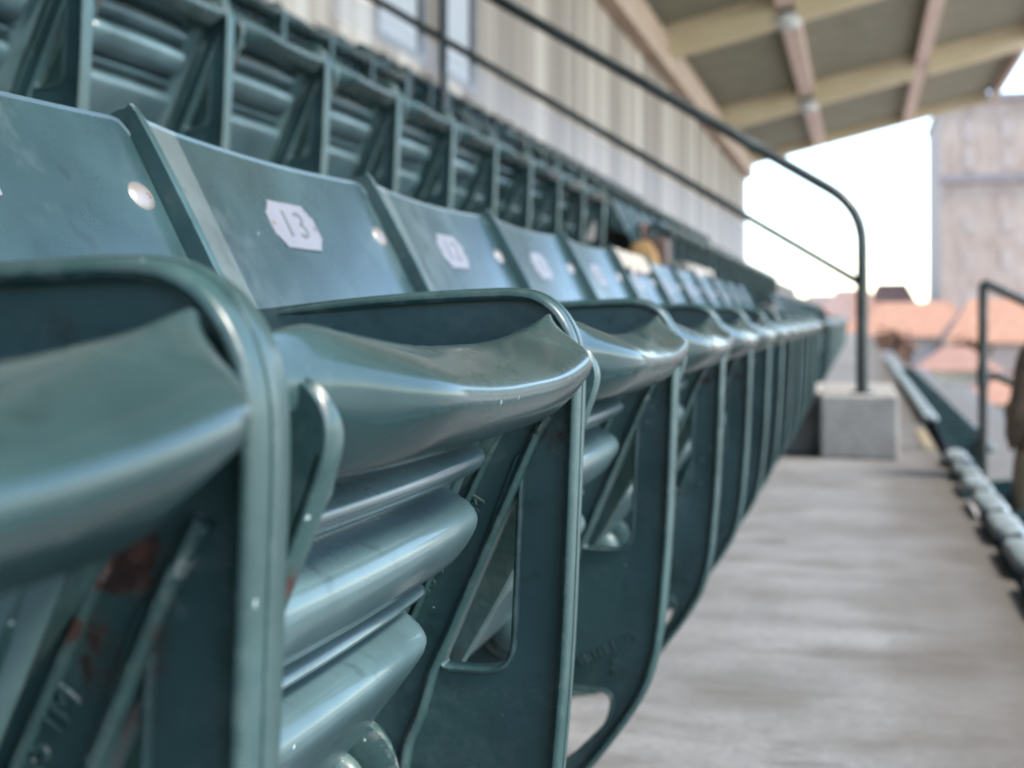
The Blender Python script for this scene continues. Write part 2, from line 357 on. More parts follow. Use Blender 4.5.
# ------------------------------------------------------------------ tip-up seat pan, folded
Y0, Y1 = -.48 + .0005, -.0225
def pan_mesh():
    bm = bmesh.new(); rings = []
    NU = 41
    for i in range(NU):
        u = i / (NU - 1); t = 2 * u - 1
        t = math.copysign(1 - (1 - abs(t)) ** 1.35, t) if abs(t) > 0 else 0
        k = abs(t); y = (Y0 + Y1) / 2 + t * (Y1 - Y0) / 2
        w2 = 1 - sstep(.60, .82, k); k3, k4, k6, ki, ko = k ** 3, k ** 4, k ** 6, k ** 2.4, k ** 2.6
        c = .036 * sstep(.45, 1.0, k) if t < 0 else .006 * k4 + .031 * sstep(.80, 1.03, k); e3 = sstep(.69, .91, k)
        ki, ko = .0195 * min(k, .94) ** 2.6, .0185 * k ** 2.5
        ki += .0035 * sstep(0, .55, k) - .0125 * sstep(.70, 1, k) if t < 0 else -.0015 * sstep(0, .5, k) + .003 * sstep(.8, 1, k)
        ko += .0025 * sstep(0, .55, k) - .009 * sstep(.72, 1, k) if t < 0 else -.0015 * sstep(0, .5, k) + .002 * sstep(.8, 1, k)
        P = [(-.216 + .012 * k3, -.0185 + ki), (-.2125 + .012 * k3, -.0150 + ki), (-.2075 + .010 * k3, -.0135 + ki), (-.199 + .004 * k3 - .1 * c, -.0148 + ki),
             (-.184 - .45 * c, -.0202 + .5 * ki + .5 * ko), (-.171 - .75 * c, -.0265 + ko), (-.1635 - .9 * c, -.0310 + ko), (-.1603 - c, -.0358 + .92 * ko), (-.1612 - c, -.0412 + .85 * ko),
             (-.1665 - .9 * c, -.0490 + .7 * ko + .006 * e3), (-.1750 - .8 * c, -.0565 + .45 * ko + .024 * e3), (-.1815 - .7 * c, -.0610 + .25 * ko + .036 * e3), (-.1860 - .6 * c, -.0628 + .15 * ko + .040 * e3),
             (-.192 - .5 * c, -.0634 + .12 * ko + .040 * e3), (-.214, -.0655 + .006 * k4 + .034 * e3), (-.238, -.0690 + .02 * e3)]
        for h, pr in ((-.0735, -.003), (-.0765, .006), (-.0815, .0165), (-.0875, .0195), (-.0945, .0165), (-.0985, .006), (-.1010, -.003), (-.1040, -.004),
                      (-.1060, .000), (-.1090, .0115), (-.1140, .0215), (-.1195, .0275), (-.1260, .0308), (-.136, .0300), (-.151, .026), (-.1560, .019), (-.1585, .004), (-.1602, -.002),
                      (-.1615, .002), (-.1650, .013), (-.1700, .0185), (-.1750, .0155), (-.1780, .004), (-.1797, -.001),
                      (-.1815, -.001), (-.1855, .0125), (-.1915, .0240), (-.1975, .0300), (-.2045, .0325), (-.216, .0300), (-.250, .020), (-.285, .010)):
            base = -.243 - .45 * (-h - .075)
            P.append((base + w2 * (pr * 1.12 + .011 * (1 - t * t)) - (1 - w2) * .004, h))
        P += [(-.345, -.306), (-.353, -.318), (-.364, -.322), (-.374, -.315), (-.376, -.30), (-.362, -.25), (-.335, -.18), (-.306, -.11), (-.275, -.060), (-.250, -.035), (-.230, -.022 + .016 * k4)]
        cxm = sum(p[0] for p in P) / len(P); czm = sum(p[1] for p in P) / len(P)
        e = sstep(.95, 1.0, k)
        ring = []
        for (b, h) in P:
            nb = b; nh = h
            d = Vector((b - cxm, h - czm)); ll = d.length or 1
            nb -= d.x / ll * .006 * e; nh -= d.y / ll * .006 * e
            ring.append(bm.verts.new((nb + OX, y, nh + EYE)))
        rings.append(ring)
    m = len(rings[0])
    for a, b in zip(rings, rings[1:]):
        for q in range(m):
            f = bm.faces.new((a[q], a[(q + 1) % m], b[(q + 1) % m], b[q]))
            if 15 <= q < m - 12: f.material_index = 1
    bm.faces.new(rings[0]); bm.faces.new(rings[-1])
    me = bm_mesh('seat_pan', bm, True, 60)
    return me
def subdivide(me, lv, name):
    o = bpy.data.objects.new('subdiv_tmp', me); C.objects.link(o)
    md = o.modifiers.new('s', 'SUBSURF'); md.levels = lv; md.render_levels = lv
    dg = bpy.context.evaluated_depsgraph_get(); dg.update()
    r = bpy.data.meshes.new_from_object(o.evaluated_get(dg)); r.name = name
    bpy.data.objects.remove(o)
    r.polygons.foreach_set('use_smooth', [True] * len(r.polygons))
    return r

# ------------------------------------------------------------------ hinge arms under the pan, at either end of a seat
def hinge_mesh(near):
    bm = bmesh.new()
    sg = 1 if near else -1
    y = -.48 + .031 if near else -.040
    db = 0 if near else -.058
    out = [(-.198, -.0225), (-.190, -.0245), (-.1840, -.032), (-.1820, -.043), (-.1865, -.060), (-.1990, -.092), (-.2205, -.140), (-.268, -.228), (-.33, -.325), (-.372, -.335),
           (-.385, -.31), (-.355, -.27), (-.305, -.19), (-.262, -.115), (-.234, -.070), (-.214, -.036)]
    out = [(b + db, h) for b, h in out]
    loop = [Vector(W(*p)) for p in catmull(out + [out[0]], 4)[:-1]]
    add_mesh(bm, plate_mesh([loop], .003), Matrix.Translation((0, y, 0)) @ XZ)
    fp = [Vector(W(*p)) for p in catmull(out[0:9], 5)]
    tp = [.25 + .75 * sstep(1, 17, i) for i in range(len(fp))]
    ribbon(bm, fp, .017, .006, yc=y, crown=.0018, off=-.002, taper=tp, shift=[sg * (.0065 * q - .001) for q in tp])
    ribbon(bm, [Vector(W(*p)) for p in catmull([(b + db, h) for b, h in ((-.212, -.040), (-.217, -.062), (-.2345, -.098), (-.258, -.145), (-.30, -.225))], 4)], .010, .004, yc=y - sg * .003)
    for (b, h, r) in ((-.203, -.041, .012), (-.207, -.0625, .015)):     # cast knuckles
        x, z = W(b + db, h)
        tube(bm, [(x, y + sg * .002, z), (x, y + sg * .026, z), (x, y + sg * .034, z), (x, y + sg * .037, z)], [r, r, r * .88, r * .45], 18)
    return bm_mesh('hinge_arm', bm, True, 40)

# ------------------------------------------------------------------ backrest with plate and bolt
LEAN = .0785 / .1505
def back_b(h): return -.4409 - (h - .0045) * LEAN - .019
U = Vector((-LEAN, 0, 1)).normalized(); NRM = Vector((1, 0, LEAN)).normalized()
def back_pt(y, h, off=0):
    x, z = W(back_b(h), h); return Vector((x, y, z)) + NRM * off
BY0, BY1 = -.48 - .0095, -.018
def back_mesh():
    bm = bmesh.new()
    ys = [BY0, BY0 + .004] + [BY0 + .01 + (.054 * i / 4) for i in range(5)] + [BY0 + .068 + (BY1 - BY0 - .084) * i / 12 for i in range(13)] + [BY1 - .008, BY1 - .003, BY1]
    def bend(y):
        d = y - (BY0 + .066)
        return .0065 * (-d / .066) ** 1.0 if d < 0 else -.006 * math.sin(math.pi * min(1, d / .40))
    cols = []
    for y in ys:
        e = min((y - BY0), (BY1 - y)); top = .1475 - (.011 * (1 - min(1, max(0, BY1 - y) / .012)) ** 2) - (.004 * (1 - min(1, max(0, y - BY0) / .006)) ** 2)
        hs = [-.24, -.20, -.12, -.05, 0, .05, .10, top - .008, top - .004]
        f = bend(y); fr = []; bk = []
        for h in hs: fr.append(back_pt(y, h, .004 + f))
        roll = [back_pt(y, top - .0015, .0052 + f), back_pt(y, top, .003 + f), back_pt(y, top, -.008 + f), back_pt(y, top - .003, -.0105 + f), back_pt(y, top - .012, -.0105 + f)]
        bk = [back_pt(y, h, -.004 + f) for h in [top - .016] + hs[::-1][2:]]
        cols.append([bm.verts.new(p) for p in fr + roll + bk])
    m = len(cols[0])
    for a, b in zip(cols, cols[1:]):
        for q in range(m): bm.faces.new((a[q], a[(q + 1) % m], b[(q + 1) % m], b[q]))
    bm.faces.new(cols[0]); bm.faces.new(cols[-1])
    bm.normal_update()
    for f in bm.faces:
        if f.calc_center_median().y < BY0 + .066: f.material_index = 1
    return bm_mesh('backrest', bm, True, 20)
def face_frame(y, h, off):
    p = back_pt(y, h, off)
    return Matrix(((0, U.x, NRM.x, p.x), (1, U.y, NRM.y, p.y), (0, U.z, NRM.z, p.z), (0, 0, 0, 1)))
PLY, PLH = -.24 - .014, .0845
def number_plate(txt):
    bm = bmesh.new(); w2, h2, r = .0505, .0238, .0125
    lp = []
    for sx, sy, a0 in ((1, -1, 180), (1, 1, 270), (-1, 1, 0), (-1, -1, 90)):
        for q in range(7):
            a = R(a0 - 15 * q) if True else 0
            lp.append(Vector((sx * w2 + math.cos(a) * r * 1.15, sy * h2 + math.sin(a) * r)))
    lp2 = []
    for i, (sx, sy) in enumerate(((1, -1), (1, 1), (-1, 1), (-1, -1))):   # concave corners, counter-clockwise
        c = Vector((sx * w2, sy * h2)); s0 = {(1, -1): 180, (1, 1): 270, (-1, 1): 0, (-1, -1): 90}[(sx, sy)]
        for q in range(7):
            a = R(s0 - 15 * q); e_ = .78 + .22 * abs(q - 3) / 3; lp2.append(c + Vector((math.cos(a) * r * 1.1 * e_, math.sin(a) * r * .98 * e_)))
    add_mesh(bm, plate_mesh([lp2], .0009, .0003), None, 0)
    add_mesh(bm, text_mesh(txt, .040, .0002, res=5, space=1.25, align='CENTER'), Matrix.Translation((0, -.0, .0011)) @ Matrix.Diagonal((1.25, .98, 1, 1)), 1)
    for sx in (-1, 1):
        r_ = bmesh.ops.create_circle(bm, cap_ends=True, radius=.0028, segments=12, matrix=Matrix.Translation((sx * .045, 0, .0013)))
        for v in r_['verts']:
            for f in v.link_faces: f.material_index = 2
    bmesh.ops.transform(bm, matrix=face_frame(PLY, PLH, .0052 - .006), verts=bm.verts)
    return bm_mesh('number_plate', bm, False)
def bolt_mesh():
    bm = bmesh.new()
    prof = [(.0116, 0), (.0116, .0008), (.0106, .0018), (.0085, .0030), (.0055, .0040), (.002, .0045)]
    rings = [[bm.verts.new((math.cos(a * math.pi / 12) * r, math.sin(a * math.pi / 12) * r, z)) for a in range(24)] for r, z in prof]
    for a, b in zip(rings, rings[1:]):
        for q in range(24): bm.faces.new((a[q], a[(q + 1) % 24], b[(q + 1) % 24], b[q]))
    bm.faces.new(rings[0]); bm.faces.new(rings[-1])
    box(bm, .0005, .0035, -.0006, .0012, .0043, .0047, 0, 1); box(bm, .0022, .0036, -.0030, .0012, .0043, .00468, 0, 1)
    bmesh.ops.scale(bm, verts=bm.verts, vec=(1.36, 1.06, 1.1))
    bmesh.ops.transform(bm, matrix=face_frame(-.0405, .0866, .0042 - .0025), verts=bm.verts)
    return bm_mesh('bolt', bm, True, 40)
def hubcap_mesh():
    bm = bmesh.new(); cx, cz = W(-.3513, -.322)
    prof = [(.026, -.0165), (.026, -.021), (.023, -.026), (.016, -.0295), (.006, -.031)]
    rings = [[bm.verts.new((cx + math.cos(a * math.pi / 12) * r, y, cz + math.sin(a * math.pi / 12) * r)) for a in range(24)] for r, y in prof]
    for a, b in zip(rings, rings[1:]):
        for q in range(24): bm.faces.new((a[q], a[(q + 1) % 24], b[(q + 1) % 24], b[q]))
    bm.faces.new(rings[0]); bm.faces.new(rings[-1])
    bmesh.ops.translate(bm, verts=bm.verts, vec=(0, -.0275, 0))
    return bm_mesh('pivot_cap', bm)

def roll_mesh():
    bm = bmesh.new(); cols = []
    a_, b_ = BY0 + .045, BY1 - .045
    ys = [a_, a_ + .008, a_ + .03, a_ + .06] + [a_ + .06 + (b_ - a_ - .12) * i / 5 for i in range(1, 5)] + [b_ - .06, b_ - .03, b_ - .008, b_]
    c = back_pt(0, .132, 0)
    for i, y in enumerate(ys):
        e = min(i, len(ys) - 1 - i); k = (.35, .7, .93, 1)[min(e, 3)]
        cols.append([bm.verts.new((c.x - .012 + math.cos(2 * math.pi * q / 16) * .047 * k, y, c.z + math.sin(2 * math.pi * q / 16) * .026 * k)) for q in range(16)])
    for a, b in zip(cols, cols[1:]):
        for q in range(16): bm.faces.new((a[q], a[(q + 1) % 16], b[(q + 1) % 16], b[q]))
    bm.faces.new(cols[0]); bm.faces.new(cols[-1])
    return bm_mesh('top_roll', bm, True, 60)
ME = {}
ME['standard'] = standard_mesh(); ME['standard'].materials.append(M_iron)
ME['standard_rusty'] = ME['standard'].copy(); ME['standard_rusty'].materials.clear(); ME['standard_rusty'].materials.append(M_iron_rusty)
ME['pan'] = subdivide(pan_mesh(), 1, 'seat_pan'); ME['pan'].materials.append(M_seat); ME['pan'].materials.append(M_slat)
ME['back'] = back_mesh(); ME['back'].materials.append(M_back); ME['back'].materials.append(M_back_pale)
ME['arm_a'] = hinge_mesh(True); ME['arm_a'].materials.append(M_arm)
ME['arm_b'] = hinge_mesh(False); ME['arm_b'].materials.append(M_arm)
ME['roll'] = roll_mesh(); ME['roll'].materials.append(M_roll)
ME['bolt'] = bolt_mesh(); ME['bolt'].materials.append(M_bolt); ME['bolt'].materials.append(M_slot)
ME['cap'] = hubcap_mesh(); ME['cap'].materials.append(M_hub)
def joined_far(roll=False):
    bm = bmesh.new()
    for k, mi in (('standard_far', 0), ('pan_far', 1), ('back', 2)) + ((('roll', 4),) if roll else (('bolt', 3),)): add_mesh(bm, ME[k], None, mi)
    me = bm_mesh('stadium_seat', bm)
    for m in (M_iron, M_seat, M_back, M_bolt, M_roll): me.materials.append(m)
    return me
ME['standard_far'] = standard_mesh(False); ME['pan_far'] = pan_mesh()
ME['far'] = joined_far(); ME['far_roll'] = joined_far(True)

ORD = ['first', 'second', 'third', 'fourth', 'fifth', 'sixth', 'seventh', 'eighth', 'ninth', 'tenth', 'eleventh', 'twelfth', 'thirteenth', 'fourteenth', 'fifteenth', 'sixteenth', 'seventeenth',
       'eighteenth', 'nineteenth', 'twentieth', 'twenty-first', 'twenty-second', 'twenty-third', 'twenty-fourth', 'twenty-fifth', 'twenty-sixth', 'twenty-seventh', 'twenty-eighth']
A1, PITCH = .397, .48
ROWS = {0: (.945, -.735), 1: (0, 0), 2: (-1.0, .612), 3: (-2.0, 1.224), 4: (-3.0, 1.836)}
ROWN = {0: 'lower row beyond the walkway', 1: 'walkway row', 2: 'row above the walkway', 3: 'second row up', 4: 'top row'}
NEAR = {0: 'folded green seat cut off by the left frame edge, rusted iron diagonal below it', 1: 'folded green seat with plate 13 mounted behind its glossy lip, biggest whole seat in view'}
def seat(row, n, label, group, parts=True, num=None, open_pan=False):
    """one tip-up seat; n counts the standard at its far side"""
    dx, dz = ROWS[row]; loc = (dx - OX, A1 + PITCH * (n - 1), dz)
    if not parts:
        o = bpy.data.objects.new('stadium_seat', ME['far_roll' if row == 0 else 'far']); C.objects.link(o); o.location = loc
        return tag(o, label, 'stadium seat', group)
    r = tag(empty('stadium_seat', loc), label, 'stadium seat', group)
    def ch(name, key, par):
        o = bpy.data.objects.new(name, ME[key] if isinstance(key, str) else key); C.objects.link(o); o.parent = par; return o
    st = ch('standard', 'standard_rusty' if (row == 1 and n == 1) else 'standard', r)
    ch('pivot_cap', 'cap', st)
    pan = ch('seat_pan', 'pan', r)
    if open_pan:
        px, pz = W(-.36, -.315)
        a = R(58); pan.matrix_parent_inverse = Matrix.Identity(4)
        Mx = Matrix.Translation((px, 0, pz)) @ Matrix.Rotation(a, 4, 'Y') @ Matrix.Translation((-px, 0, -pz))
        pan.matrix_basis = Mx
    ha = ch('hinge_arm', 'arm_a', r); hb = ch('hinge_arm', 'arm_b', r)
    if open_pan: ha.matrix_basis = Mx; hb.matrix_basis = Mx
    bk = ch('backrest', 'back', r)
    if row == 0: ch('top_roll', 'roll', bk)
    else: ch('bolt', 'bolt', bk)
    if num is not None:
        pm = number_plate(str(num))
        for m in (M_plate, M_digit, M_slot): pm.materials.append(m)
        ch('number_plate', pm, bk)
    return r
G1 = 'green folding stadium seats in rows'
# row along the walkway: seats 1..13 up to the aisle
for n in range(1, 14):
    if n in (1, 2): lab = {1: 'folded green seat at the left edge with rust blistering on its iron diagonal', 2: 'folded green seat with wide glossy lip and rusted bracket, largest whole seat in view'}[n]
    elif n == 3: lab = 'folded green seat whose pale backrest plate reads 13, first beyond the middle seat'
    else: lab = f'folded green seat with plate {16 - n} in the row along the walkway, {ORD[n - 1]} from the camera'
    seat(1, n, lab, G1, True, 16 - n)
for n in (0, -1, -2):
    seat(1, n, f'green seat of the walkway row, {ORD[-n]} behind the left frame edge', G1, False)
for n in range(-2, 7):
    seat(0, n, f'green seat of the lower row, {ORD[n + 2]} outside the right frame edge', G1, False)
for n in (0, 1, 2):
    seat(2, n, f'green seat of the row above, {ORD[2 - n]} outside the top left corner', G1, False)
NE = 13
for row, n0 in ((2, 3), (3, 4), (4, 4), (0, 7)):
    for n in range(n0, NE + 1):
        near = (row == 2 and n <= 9)
        if row == 0 and n == 12: continue
        seat(row, n, f'green folded seat, {ORD[n - n0]} in view before the aisle, {ROWN[row]}', G1, near or (row == 0), None)
seat(0, 12, 'green seat folded down under the brown haired spectator', G1, True, None, True)
N2 = 18
for row in (1, 2, 3, 4, 0):
    for n in range(N2, N2 + 24):
        seat(row, n, f'small distant green seat, {ORD[n - N2]} beyond the aisle, {ROWN[row]}', G1, False)
AY0 = A1 + PITCH * (NE - 1); AY1 = A1 + PITCH * (N2 - 2)

# ------------------------------------------------------------------ terraces, steps
def struct(name, bm, m, kind='structure', smooth=False):
    o = mesh_obj(name, bm_mesh(name, bm, smooth), None, [m]); o['kind'] = kind; return o
YB, YE = -14, 56
RX = lambda r: ROWS[r][0] - .585           # riser behind each row
def slab(name, x0, x1, z0, z1, m, y0=YB, y1=YE):
    bm = bmesh.new(); box(bm, x0, x1, y0, y1, z0, z1, .008); return struct(name, bm, m)
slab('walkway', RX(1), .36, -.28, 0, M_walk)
for r in (2, 3, 4):
    slab('terrace_floor', RX(r), RX(r - 1) - .002, ROWS[r][1] - .9, ROWS[r][1], M_terr)
slab('terrace_floor', .362, 1.30, -1.2, ROWS[0][1], M_terr)
slab('terrace_floor', 1.302, 2.6, -2.2, ROWS[0][1] - .72, M_terr)
slab('terrace_floor', 2.602, 4.2, -3.2, ROWS[0][1] - 1.44, M_terr)
slab('upper_concourse', -6.2, RX(4) - .002, 1.2, ROWS[4][1] + .02, M_terr)

def step(x0, x1, z0, z1, label, y0=AY0 + .10, y1=AY0 + 1.25):
    bm = bmesh.new(); box(bm, x0, x1, y0, y1, z0, z1, .012)
    o = mesh_obj('concrete_step', bm_mesh('concrete_step', bm, False), None, [M_conc]); tag(o, label, 'step', 'concrete steps in the aisle'); return o
step(-.172, .165, .0005, .285, 'pale concrete step block on the walkway carrying the tall rail post', AY0 - .17, AY0 + 1.0)
step(RX(1) + .002, -.174, .0005, .2845, 'low concrete step filling the gap between the seat row end and the rail post', AY0 + .07, AY0 + 1.0)
step(RX(2) + .002, -.80, .6125, .897, 'concrete step in the aisle one row above the walkway')
step(RX(3) + .002, -1.80, 1.2245, 1.509, 'concrete step in the aisle two rows above the walkway')
step(.364, 1.05, ROWS[0][1] + .0005, ROWS[0][1] + .36, 'concrete step in the aisle below the walkway edge')
bm = bmesh.new(); box(bm, .30, .355, AY0 + .3, AY0 + 1.5, .001, .005)
o = mesh_obj('edge_stripe', bm_mesh('edge_stripe', bm, False), None, [simple('worn_yellow_paint', (.22, .16, .06), (.25, .22, .15), 9, .8)]); o['kind'] = 'structure'

# ------------------------------------------------------------------ railings
def bend_path(p0, p1, p2, r, n=6):
    p0, p1, p2 = map(Vector, (p0, p1, p2)); a = p1 + (p0 - p1).normalized() * r; b = p1 + (p2 - p1).normalized() * r
    return [p0] + [(1 - t / n) ** 2 * a + 2 * (t / n) * (1 - t / n) * p1 + (t / n) ** 2 * b for t in range(n + 1)] + [p2]
RY = 6.16; SL = .612
rail = tag(empty('handrail', (.01, RY, .285)), 'dark pipe handrail with curved end climbing the stand from its post on the concrete step', 'handrail')
def part(name, parent, fn, m, smooth=True):
    bm = bmesh.new(); fn(bm)
    for v in bm.verts: v.co -= parent.location
    return mesh_obj(name, bm_mesh(name, bm, smooth), parent, [m])
xe = -3.6
part('top_rail', rail, lambda bm: tube(bm, bend_path((.01, RY, .285), (.01, RY, 1.135), (xe, RY, 1.135 + SL * (.01 - xe)), .17, 8), .0285, 14), M_rail)
part('middle_rail', rail, lambda bm: tube(bm, [(.01, RY, .785), (xe, RY, .785 + SL * (.01 - xe))], .019, 12), M_rail)
for px in (-2.0, -3.0):
    zf = {-1.0: .612, -2.0: 1.224, -3.0: 1.836}[px] + (.285 if px > -2.5 else 0)
    part('rail_post', rail, lambda bm: tube(bm, [(px, RY, zf), (px, RY, 1.135 + SL * (.01 - px))], .021, 12), M_rail)
part('clamp', rail, lambda bm: tube(bm, [(.01, RY, .73), (.01, RY, .845)], .029, 14), M_rail)
part('base_flange', rail, lambda bm: tube(bm, [(.01, RY, .2855), (.01, RY, .297)], .055, 16), M_rail)
mg, t, p = mat('clouded_panel'); p.inputs['Base Color'].default_value = (.62, .64, .70, 1); p.inputs['Roughness'].default_value = .5
tr = N(t, 'ShaderNodeBsdfTransparent'); mx = N(t, 'ShaderNodeMixShader'); mx.inputs[0].default_value = .16
L(t, tr.outputs[0], mx.inputs[1]); L(t, p.outputs[0], mx.inputs[2]); L(t, mx.outputs[0], t.nodes['Material Output'].inputs[0])
def infill(bm):
    for y in (RY - .003, RY + .003):
        pass
    a = [(-.03, .76), (-2.6, .76 + SL * 2.57), (-2.6, .60 + SL * 2.57), (-.03, .60)]
    f = [bm.verts.new((x, RY - .003, z)) for x, z in a]; b = [bm.verts.new((x, RY + .003, z)) for x, z in a]
    bm.faces.new(f); bm.faces.new(b[::-1])
    for i in range(4): bm.faces.new((f[i], f[(i + 1) % 4], b[(i + 1) % 4], b[i]))
part('infill_panel', rail, infill, mg, False)

RY2 = 6.55; bx = .565; SD = .5
rail2 = tag(empty('handrail', (bx, RY2, ROWS[0][1] + .36)), 'dark pipe handrail with square corner running down towards the lower seats', 'handrail')
z2 = .80
part('top_rail', rail2, lambda bm: tube(bm, bend_path((bx, RY2, ROWS[0][1] + .36), (bx, RY2, z2), (bx + 2.6, RY2, z2 - SD * 2.6), .03, 4), .0225, 14), M_rail)
part('middle_rail', rail2, lambda bm: tube(bm, [(bx - .02, RY2, .35), (bx + .07, RY2, .35), (bx + 2.6, RY2, .35 - SD * 2.55)], .017, 12), M_rail)
part('rail_post', rail2, lambda bm: tube(bm, [(bx + 1.6, RY2, ROWS[0][1] - .72), (bx + 1.6, RY2, z2 - SD * 1.6)], .021, 12), M_rail)
part('clamp', rail2, lambda bm: tube(bm, [(bx, RY2, .30), (bx, RY2, .40)], .029, 14), M_rail)

# ------------------------------------------------------------------ back wall of the stand
WX = -4.6
def boards():
    m, t, p = mat('weathered_cladding')
    tc = t.nodes.new('ShaderNodeTexCoord'); sp = N(t, 'ShaderNodeSeparateXYZ'); L(t, tc.outputs['Object'], sp.inputs[0])
    cell = math_n(t, 'FLOOR', math_n(t, 'MULTIPLY', sp.outputs[1], 1.35))
    wn = N(t, 'ShaderNodeTexWhiteNoise'); wn.noise_dimensions = '1D'; L(t, cell, wn.inputs['W'])
    cell2 = math_n(t, 'FLOOR', math_n(t, 'MULTIPLY', sp.outputs[1], 7.3))
    wn2 = N(t, 'ShaderNodeTexWhiteNoise'); wn2.noise_dimensions = '1D'; L(t, cell2, wn2.inputs['W'])
    v = math_n(t, 'ADD', math_n(t, 'MULTIPLY', wn.outputs[0], .6), math_n(t, 'MULTIPLY', wn2.outputs[0], .4))
    col = ramp(t, v, [(.12, dim((.24, .19, .14))), (.4, dim((.43, .355, .27))), (.68, dim((.66, .57, .445))), (.9, dim((.88, .79, .65)))])
    mp = N(t, 'ShaderNodeMapping'); mp.inputs['Scale'].default_value = (4, 4, .5); L(t, tc.outputs['Object'], mp.inputs[0])
    n = N(t, 'ShaderNodeTexNoise', i_Scale=2.0, i_Detail=6.0); L(t, mp.outputs[0], n.inputs['Vector'])
    col = mix(t, ramp(t, n.outputs[0], [(.5, g(0)), (.75, g(.5))]), col, (.3, .27, .23))
    L(t, col, p.inputs['Base Color']); p.inputs['Roughness'].default_value = .75
    fr = math_n(t, 'FRACT', math_n(t, 'MULTIPLY', sp.outputs[1], 7.3)); gr = ramp(t, fr, [(0, g(0)), (.06, g(1)), (.94, g(1)), (1, g(0))])
    b = N(t, 'ShaderNodeBump', i_Strength=.8, i_Distance=.03); L(t, gr, b.inputs['Height']); L(t, b.outputs[0], p.inputs['Normal'])
    return m
M_board = boards()
WZ0, WZ1 = ROWS[4][1] + .02, EYE + 6.75
opens = [(12.0, 13.5), (13.95, 15.45)]; OZ0, OZ1 = EYE + 2.78, EYE + 5.2
wall = tag(empty('back_wall', (WX, 0, WZ0)), 'tall beige cladding wall closing the rear of the grandstand', 'wall')
def wallfn(bm):
    ys = [YB] + [q for o_ in opens for q in o_] + [55.2]
    for a, b in zip(ys[0::2], ys[1::2]): box(bm, WX - .15, WX, a, b, WZ0 + 1.1, WZ1)
    for a, b in opens:
        box(bm, WX - .15, WX, a, b, WZ0 + 1.1, OZ0); box(bm, WX - .15, WX, a, b, OZ1, WZ1)
part('cladding', wall, wallfn, M_board, False)
part('plinth', wall, lambda bm: box(bm, WX - .16, WX + .03, YB, 55.25, WZ0, WZ0 + 1.098), M_wallbase, False)
M_pane = bpy.data.materials.new('frosted_pane'); M_pane.use_nodes = True
_t = M_pane.node_tree; _tl = N(_t, 'ShaderNodeBsdfTranslucent'); _tl.inputs[0].default_value = (.62, .6, .56, 1)
_ms = N(_t, 'ShaderNodeMixShader'); _ms.inputs[0].default_value = .1; L(_t, _tl.outputs[0], _ms.inputs[1]); L(_t, _t.nodes['Principled BSDF'].outputs[0], _ms.inputs[2])
L(_t, _ms.outputs[0], _t.nodes['Material Output'].inputs[0])
M_frame = simple('window_frame_paint', (.2, .21, .21), None, 6, .5)
for a, b in opens:
    def wf(bm):
        for y in (a, b - .07): box(bm, WX - .12, WX + .02, y, y + .07, OZ0, OZ1)
        box(bm, WX - .12, WX + .02, a + .07, b - .07, OZ0, OZ0 + .07); box(bm, WX - .12, WX + .02, a + .07, b - .07, OZ1 - .07, OZ1)
    fr_ = part('window_frame', wall, wf, M_frame, False)
    pn = part('pane', fr_, lambda bm: box(bm, WX - .08, WX - .07, a + .07, b - .07, OZ0 + .07, OZ1 - .07), M_pane, False)
    for v in pn.data.vertices: v.co -= Vector(wall.location) - Vector(fr_.location) * 0

# ------------------------------------------------------------------ roof
M_deck = simple('roof_deck_olive', (.29, .285, .185), (.38, .37, .26), 1.5, .8)
M_raft = simple('rafter_cream', (.86, .73, .46), (1.0, .87, .6), 1.2, .7)
M_purl = simple('purlin_pink', (.78, .59, .48), (.9, .7, .58), 1.2, .7)
M_fasc = simple('fascia_brown', (.58, .42, .3), (.7, .53, .39), 1.2, .7)
M_lamp = simple('lamp_glass', (.8, .82, .78), (.85, .87, .84), 5, .4)
RB0, RH0, RB1, RH1 = -4.6, 6.72, 5.0, 9.05
rs = (RH1 - RH0) / (RB1 - RB0)
def rh(b): return EYE + RH0 + (b - RB0) * rs
roof = tag(empty('grandstand_roof', (RB0, 0, rh(RB0))), 'sloping olive roof with cream rafters over the stand', 'roof')
def prism(bm, x0, x1, y0, y1, d0, d1):
    v = [bm.verts.new((x, y, rh(x) + d)) for y in (y0, y1) for x, d in ((x0, d0), (x1, d0), (x1, d1), (x0, d1))]
    for f in ((0, 1, 2, 3), (7, 6, 5, 4), (0, 4, 5, 1), (1, 5, 6, 2), (2, 6, 7, 3), (3, 7, 4, 0)): bm.faces.new([v[i] for i in f])
part('deck', roof, lambda bm: prism(bm, RB0 - 1.2, RB1, YB, 54.9, 0, .16), M_deck, False)
for b in (-1.62, 1.85):
    part('purlin', roof, lambda bm: prism(bm, b - .2, b + .2, YB, 54.6, -.42, -.004), M_purl, False)
for y in (5.8, 18.0, 30.2, 42.4):
    for x0, x1 in ((RB0 + .12, -1.823), (-1.417, 1.647), (2.053, RB1 - .1)):
        part('rafter', roof, lambda bm: prism(bm, x0, x1, y - .18, y + .18, -.78, -.006), M_raft, False)
part('end_beam', roof, lambda bm: prism(bm, RB0 + .1, RB1 - .1, 54.602, 54.86, -.45, -.006), M_raft, False)
part('edge_beam', roof, lambda bm: prism(bm, RB1 + .002, RB1 + .2, YB, 54.9, -.5, .2), M_purl, False)
part('wall_beam', roof, lambda bm: box(bm, WX + .004, WX + .34, YB, 54.6, EYE + 5.75, EYE + 6.5), M_fasc, False)
